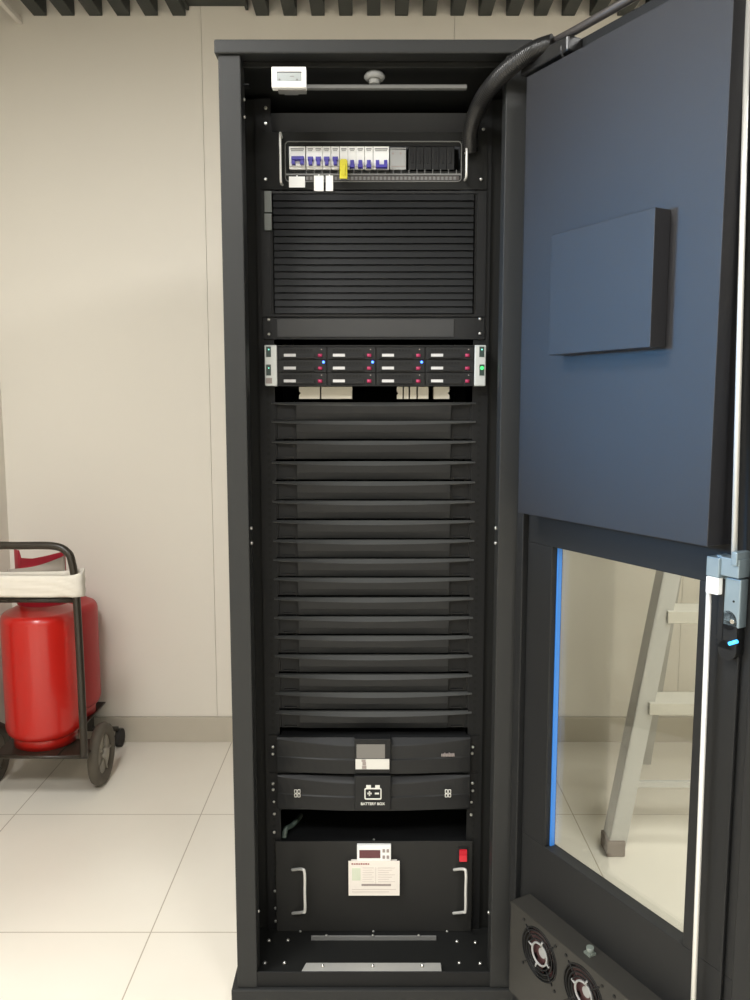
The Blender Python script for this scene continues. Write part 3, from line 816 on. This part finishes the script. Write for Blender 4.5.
# loose cable coming down behind on the left above the box
mb = MB(); pts = spline([P3(284, 838, .17), P3(286, 829, .18), P3(291, 826, .20), P3(299, 818, .24), P3(302, 812, .40), P3(300, 806, .62)], 10)
mb.tube([tuple(p) for p in pts], .006, 10)
o = mb.build('loose_cable', mat('dull green grey sheath', (62, 74, 68), .5), None, origin=P3(290, 828, .2))
tag(o, 'dull green-grey cable lying on top of the deep black box', 'cable')

# ------------------------------------------------------------------ gas cylinder trolley
TY = .905
cart = thing('cylinder_trolley', (-1.13, 1.0, 0), 'black tubular two-wheeled trolley carrying red gas cylinders', 'trolley')
xr_t = P(77.5, 600, TY)[0]; xl_t = -1.262
bz_ = P(50, 757, TY)[1]; az = P(40, 546, TY)[1]
R_ = .0125
mb = MB()
path = spline([(xr_t, TY, bz_), (xr_t, TY, .45), (xr_t-.003, TY, .70), (xr_t-.012, TY, az-.055), (xr_t-.028, TY, az-.018), (xr_t-.07, TY, az), (-1.13, TY, az+.001),
               (xl_t+.06, TY, az), (xl_t+.018, TY, az-.02), (xl_t+.003, TY, az-.06), (xl_t, TY, .70), (xl_t, TY, .45), (xl_t, TY, bz_)], 8)
mb.tube([tuple(p) for p in path], R_, 12); mb.build('handle_frame', cartm, cart)
cz_ = P(40, 600, TY)[1]
mb = MB(); mb.tube([(xl_t, TY, cz_), (xr_t, TY, cz_)], .009, 10); 
for x in (-1.17, -1.11): mb.use(cartm); mb.cyl((x, TY-.011, cz_), (x, TY-.014, cz_), .004, 10)
mb.build('crossbar', cartm, cart)
mb = MB(); mb.tube([(xl_t-.01, TY, bz_), (xr_t+.012, TY, bz_)], .006, 10); mb.build('lower_bar', cartm, cart)
mb = MB(); mb.box(-1.235, -1.045, TY+.02, 1.405, bz_-.006, bz_-.001)
mb.box(xl_t, xr_t, TY+.01, TY+.16, bz_-.010, bz_-.006)
mb.build('platform', cartm, cart)
mb = MB(); mb.cyl((-1.305, 1.064, .108), (-.945, 1.064, .108-.004), .008, 10); mb.build('axle', cartm, cart)
mb = MB(); mb.tube([(-1.30, 1.36, .075), (-.985, 1.36, .075)], .010, 8); mb.box(-1.20, -1.08, 1.35, 1.37, .07, bz_-.006); mb.build('rear_bar', cartm, cart)
for x_ in (-1.27, -.985):
    mb = MB(); mb.cyl((x_-.010, 1.375, .034), (x_+.010, 1.375, .034), .034, 20); mb.build('caster', rubber, cart)
WR = .108
for x in (-.948, -1.322):
    mb = MB(); w = .017
    prof = []
    N = 40
    secs = []
    for k in range(N):
        a = 2*PI*k/N; c, s = math.cos(a), math.sin(a)
        secs.append([(x+dx, 1.064+c*r, WR+s*r) for dx, r in ((-w*.7, WR*.62), (-w, WR*.80), (-w*.8, WR*.95), (0, WR), (w*.8, WR*.95), (w, WR*.80), (w*.7, WR*.62))])
    R2 = [[mb.v(p) for p in sec] for sec in secs]
    for k in range(N):
        A, B = R2[k], R2[(k+1) % N]
        for q in range(7): mb.f([A[q], A[(q+1) % 7], B[(q+1) % 7], B[q]], True)
    wh = mb.build('wheel', tyre, cart)
    mb = MB(); mb.cyl((x-.006, 1.064, WR), (x+.006, 1.064, WR), WR*.63, 32); mb.cyl((x-.016, 1.064, WR), (x+.020, 1.064, WR), .020, 20)
    for k in range(5):
        a = 2*PI*k/5; mb.tube([(x+.008, 1.064+.018*math.cos(a), WR+.018*math.sin(a)), (x+.008, 1.064+.064*math.cos(a), WR+.064*math.sin(a))], .005, 8)
    mb.use(mat('grey wheel hub', (150, 145, 135), .45, .3)); mb.build('wheel_hub', None, wh)

def gas_cylinder(x, y, r, z0, z1, m, label, guard, gm):
    t = thing('gas_cylinder', (x, y, z0), label, 'gas cylinder')
    H = z1-z0
    prof = [(r*.2, .030), (r*.80, .032)]
    for k in range(7): a = k/6*PI/2; prof.append((r*.82+r*.18*math.sin(a), .034+.035*(1-math.cos(a))))
    prof += [(r, .07+(H-.14)*.5)]
    for k in range(10): a = k/9*PI/2; prof.append((r*.82+r*.18*math.cos(a), H-.062+.030*math.sin(a)))
    prof += [(r*.62, H-.018), (r*.40, H-.006)]
    prof += [(r*.12, H+.002)]
    mb = MB(); mb.lathe(prof, (x, y, z0), 48); mb.build('body', m, t)
    mb = MB()
    mb.lathe([(r*.79, 0), (r*.81, 0), (r*.82, .045), (r*.79, .045)], (x, y, z0), 40); mb.build('foot_ring', m, t)
    mb = MB(); mb.lathe([(.018, H-.005), (.018, H+.02), (.011, H+.025), (.011, H+.055), (.016, H+.058), (.016, H+.07), (0, H+.07)], (x, y, z0), 20)
    mb.cyl((x, y, z0+H+.04), (x+.03, y-.01, z0+H+.04), .007, 10)
    part(mb.build('valve', mat('brass valve', (150, 125, 70), .35, .8), t), 'brass valve')
    if guard:
        gr = guard; N = 48; mb = MB(); V = []
        for k in range(N+1):
            a = math.radians(-172+k/N*150)      # opening faces the wall side
            c, s = math.cos(a), math.sin(a)
            u = k/N
            top = guard_top(c, s)
            V.append([mb.v((x+.022+c*rr, y+s*rr, zz)) for rr, zz in ((gr, z1-.002), (gr, top), (gr-.003, top), (gr-.003, z1-.002))])
        for A, B in zip(V, V[1:]):
            for q in range(4): mb.f([A[q], A[(q+1) % 4], B[(q+1) % 4], B[q]], q in (0, 2))
        mb.f(V[0]); mb.f(list(reversed(V[-1])))
        mb.build('guard_collar', gm, t)
    return t
def guard_top(c, s):
    base = P(43, 559, .95)[1]
    if c < -.55: return base+.024
    if c < -.50: return base+.024-(c+.55)/.05*.024
    return base+.016*max(0, c)
cz0 = bz_-.001
cyt = P(40, 600, 1.05)[1]
gas_cylinder(-1.131, 1.05, .127, cz0, cyt, redcyl, 'bright red gas cylinder standing at the front of the trolley', .092, redguard)
gas_cylinder(-1.140, 1.297, .111, cz0, P(90, 597, 1.288)[1]+.012, redcyl2, 'dull red gas cylinder on the trolley behind the bright one', 0, redguard)

# white cloth wound around the trolley frame
mb = MB(); NP = 64; NZ = 9; rows = []
zc1 = P(60, 573, TY)[1]; zc0 = P(60, 597, TY)[1]
cx0 = (xl_t+xr_t)/2; hw = (xr_t-xl_t)/2+.018
for k in range(NP):
    a = 2*PI*k/NP; c, s = math.cos(a), math.sin(a)
    ex = abs(c)**.35*(1 if c > 0 else -1); ey = abs(s)**.7*(1 if s > 0 else -1)
    x = cx0+hw*ex; y = TY+.012+.034*ey
    lift = .004*max(0, c)*(1 if s > 0 else 0)
    col = []
    for j in range(NZ):
        w = j/(NZ-1)
        up = zc1+lift+.006*math.sin(a*2+1); lo = zc0+.007*math.sin(a*1.0+2.2)-.006*c
        z = lo+(up-lo)*w
        rp = .0065*abs(math.sin(w*8+2.2*math.sin(a*1.3)+c*2.5))-.003
        col.append((x+rp*.4*c, y+rp*(1 if s > 0 else 1)+(-.003 if s < 0 else .003)*math.sin(w*PI), z))
    rows.append(col)
out = [[mb.v(p) for p in col] for col in rows]
inn = [[mb.v((cx0+(p[0]-cx0)*.985, TY+.012+(p[1]-TY-.012)*.80, p[2])) for p in col] for col in rows]
for k in range(NP):
    A, B = out[k], out[(k+1) % NP]; C_, D_ = inn[k], inn[(k+1) % NP]
    for j in range(NZ-1):
        mb.f([A[j], B[j], B[j+1], A[j+1]], True); mb.f([C_[j+1], D_[j+1], D_[j], C_[j]], True)
    mb.f([A[0], C_[0], D_[0], B[0]], True); mb.f([A[-1], B[-1], D_[-1], C_[-1]], True)
wc = mb.build('cloth_wrap', cloth, None, origin=(cx0, TY, zc0))
tag(wc, 'white cloth wound around the top of the cylinder trolley', 'cloth')
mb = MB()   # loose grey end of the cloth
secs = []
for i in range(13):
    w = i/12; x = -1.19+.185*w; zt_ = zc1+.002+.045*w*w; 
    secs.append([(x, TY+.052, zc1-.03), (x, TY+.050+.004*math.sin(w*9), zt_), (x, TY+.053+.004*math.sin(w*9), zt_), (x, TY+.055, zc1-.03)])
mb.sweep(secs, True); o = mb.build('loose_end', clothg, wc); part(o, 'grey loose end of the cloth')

# ------------------------------------------------------------------ aluminium step ladder behind the door window
LY = .60
lad = thing('step_ladder', (1.2, .75, 0), 'pale aluminium step ladder standing behind the cabinet door window', 'ladder')
lx = lambda z: .690+.205*(z-.03)
def rail(sgn, xoff):
    mb = MB()
    X = lambda z: (lx(z)+xoff if sgn > 0 else 2.40-(lx(z)+xoff))
    w = .052*sgn; e = .018*sgn
    def q(z, a, y): return (X(z)+a, y+.12*(z-.03), z)
    z0, z1 = .03, 1.75
    mb.use(alu)
    mb.hexa([q(z0, min(0, w), LY), q(z0, max(0, w), LY), q(z0, min(0, w), LY+.004), q(z0, max(0, w), LY+.004), q(z1, min(0, w), LY), q(z1, max(0, w), LY), q(z1, min(0, w), LY+.004), q(z1, max(0, w), LY+.004)])
    a, b = sorted((0, sgn*.004))
    mb.hexa([q(z0, a, LY), q(z0, b, LY), q(z0, a, LY+.06), q(z0, b, LY+.06), q(z1, a, LY), q(z1, b, LY), q(z1, a, LY+.06), q(z1, b, LY+.06)])
    o = mb.build('front_rail', None, lad)
    mb = MB(); x = X(.03); a, b = sorted((x-.004*sgn, x+.050*sgn))
    mb.box(a, b, LY-.006, LY+.066, 0, .048); mb.build('rubber_foot', mat('brown grey rubber foot', (112, 98, 86), .8), o, bevel=.004)
rail(1, -.006); rail(-1, -.006)
for zc in (.430, .695, .981, 1.248, 1.515):
    x0 = lx(zc)+.030; x1 = 2.40-x0; yy = LY+.12*(zc-.03)
    mb = MB(); mb.box(x0, x1, yy-.006, yy+.09, zc+.010, zc+.020); mb.box(x0, x1, yy-.010, yy-.004, zc-.016, zc+.020); mb.box(x0, x1, yy+.085, yy+.09, zc-.02, zc+.02)
    mb.build('step', mat('pale step aluminium', (200, 197, 186), .5, .1), lad, bevel=.0015)
mb = MB(); z = .205; mb.box(lx(z)+.03, 2.40-lx(z)-.03, LY+.03, LY+.045, z-.008, z+.008); mb.build('brace', alu, lad)
for sg in (1, -1):
    X = lambda x: x if sg > 0 else 2.40-x
    mb = MB()
    pb = (X(1.0), 1.22, 0.0); pt = (X(1.04), .83, 1.70)
    w = .016
    mb.hexa([(pb[0]-w, pb[1]-.01, 0), (pb[0]+w, pb[1]-.01, 0), (pb[0]-w, pb[1]+.01, 0), (pb[0]+w, pb[1]+.01, 0), (pt[0]-w, pt[1]-.01, 1.7), (pt[0]+w, pt[1]-.01, 1.7), (pt[0]-w, pt[1]+.01, 1.7), (pt[0]+w, pt[1]+.01, 1.7)])
    mb.build('rear_leg', alu, lad)
mb = MB(); mb.box(1.03, 2.40-1.03, LY+.17, .86, 1.70, 1.76); mb.build('top_platform', rubber, lad, bevel=.006)

# ------------------------------------------------------------------ lights
def area(name, loc, size, energy, col=(1, .985, .955), rot=(0, 0, 0), sy=None):
    l = bpy.data.lights.new(name, 'AREA'); l.energy = energy; l.color = col; l.size = size
    if sy: l.shape = 'RECTANGLE'; l.size_y = sy
    o = bpy.data.objects.new(name, l); COL.objects.link(o); o.location = loc; o.rotation_euler = rot; return o
area('ceiling_lamp', (-.9, -.75, 2.66), .5, 20, sy=.5)
area('ceiling_lamp', (-.6, -2.1, 2.66), .6, 26, sy=.6)
area('ceiling_lamp', (.9, -2.1, 2.66), .6, 18, sy=.6)
area('ceiling_lamp', (1.5, -.1, 2.66), .6, 26, sy=.6)
area('ceiling_lamp', (-2.4, -1.6, 2.66), .6, 32, sy=.6)
sp = bpy.data.lights.new('added_blue_spot', 'SPOT'); sp.energy = 78; sp.color = (.10, .44, .92); sp.spot_size = math.radians(40); sp.spot_blend = 1.0; sp.shadow_soft_size = .12  # added off to the left to tint the door blue, no known source
so = bpy.data.objects.new('added_blue_spot', sp); COL.objects.link(so); so.location = (-1.25, -.55, 1.52)
tgt = Vector((.46, -.32, 1.46)); so.rotation_euler = (tgt-so.location).to_track_quat('-Z', 'Y').to_euler()

w = bpy.data.worlds.new('world'); scene.world = w; w.use_nodes = True
w.node_tree.nodes['Background'].inputs[0].default_value = (.9, .92, 1, 1); w.node_tree.nodes['Background'].inputs[1].default_value = .2

cam = bpy.data.cameras.new('camera'); co = bpy.data.objects.new('camera', cam); COL.objects.link(co)
co.location = CAM; co.rotation_euler = (PI/2-PT, 0, 0)
cam.sensor_fit = 'VERTICAL'; cam.sensor_height = 24; cam.lens = F/1000*24; cam.clip_start = .02
scene.camera = co
vs = scene.view_settings; vs.view_transform = 'Standard'; vs.look = 'None'; vs.gamma = 1; vs.use_curve_mapping = False; vs.exposure = 0.9
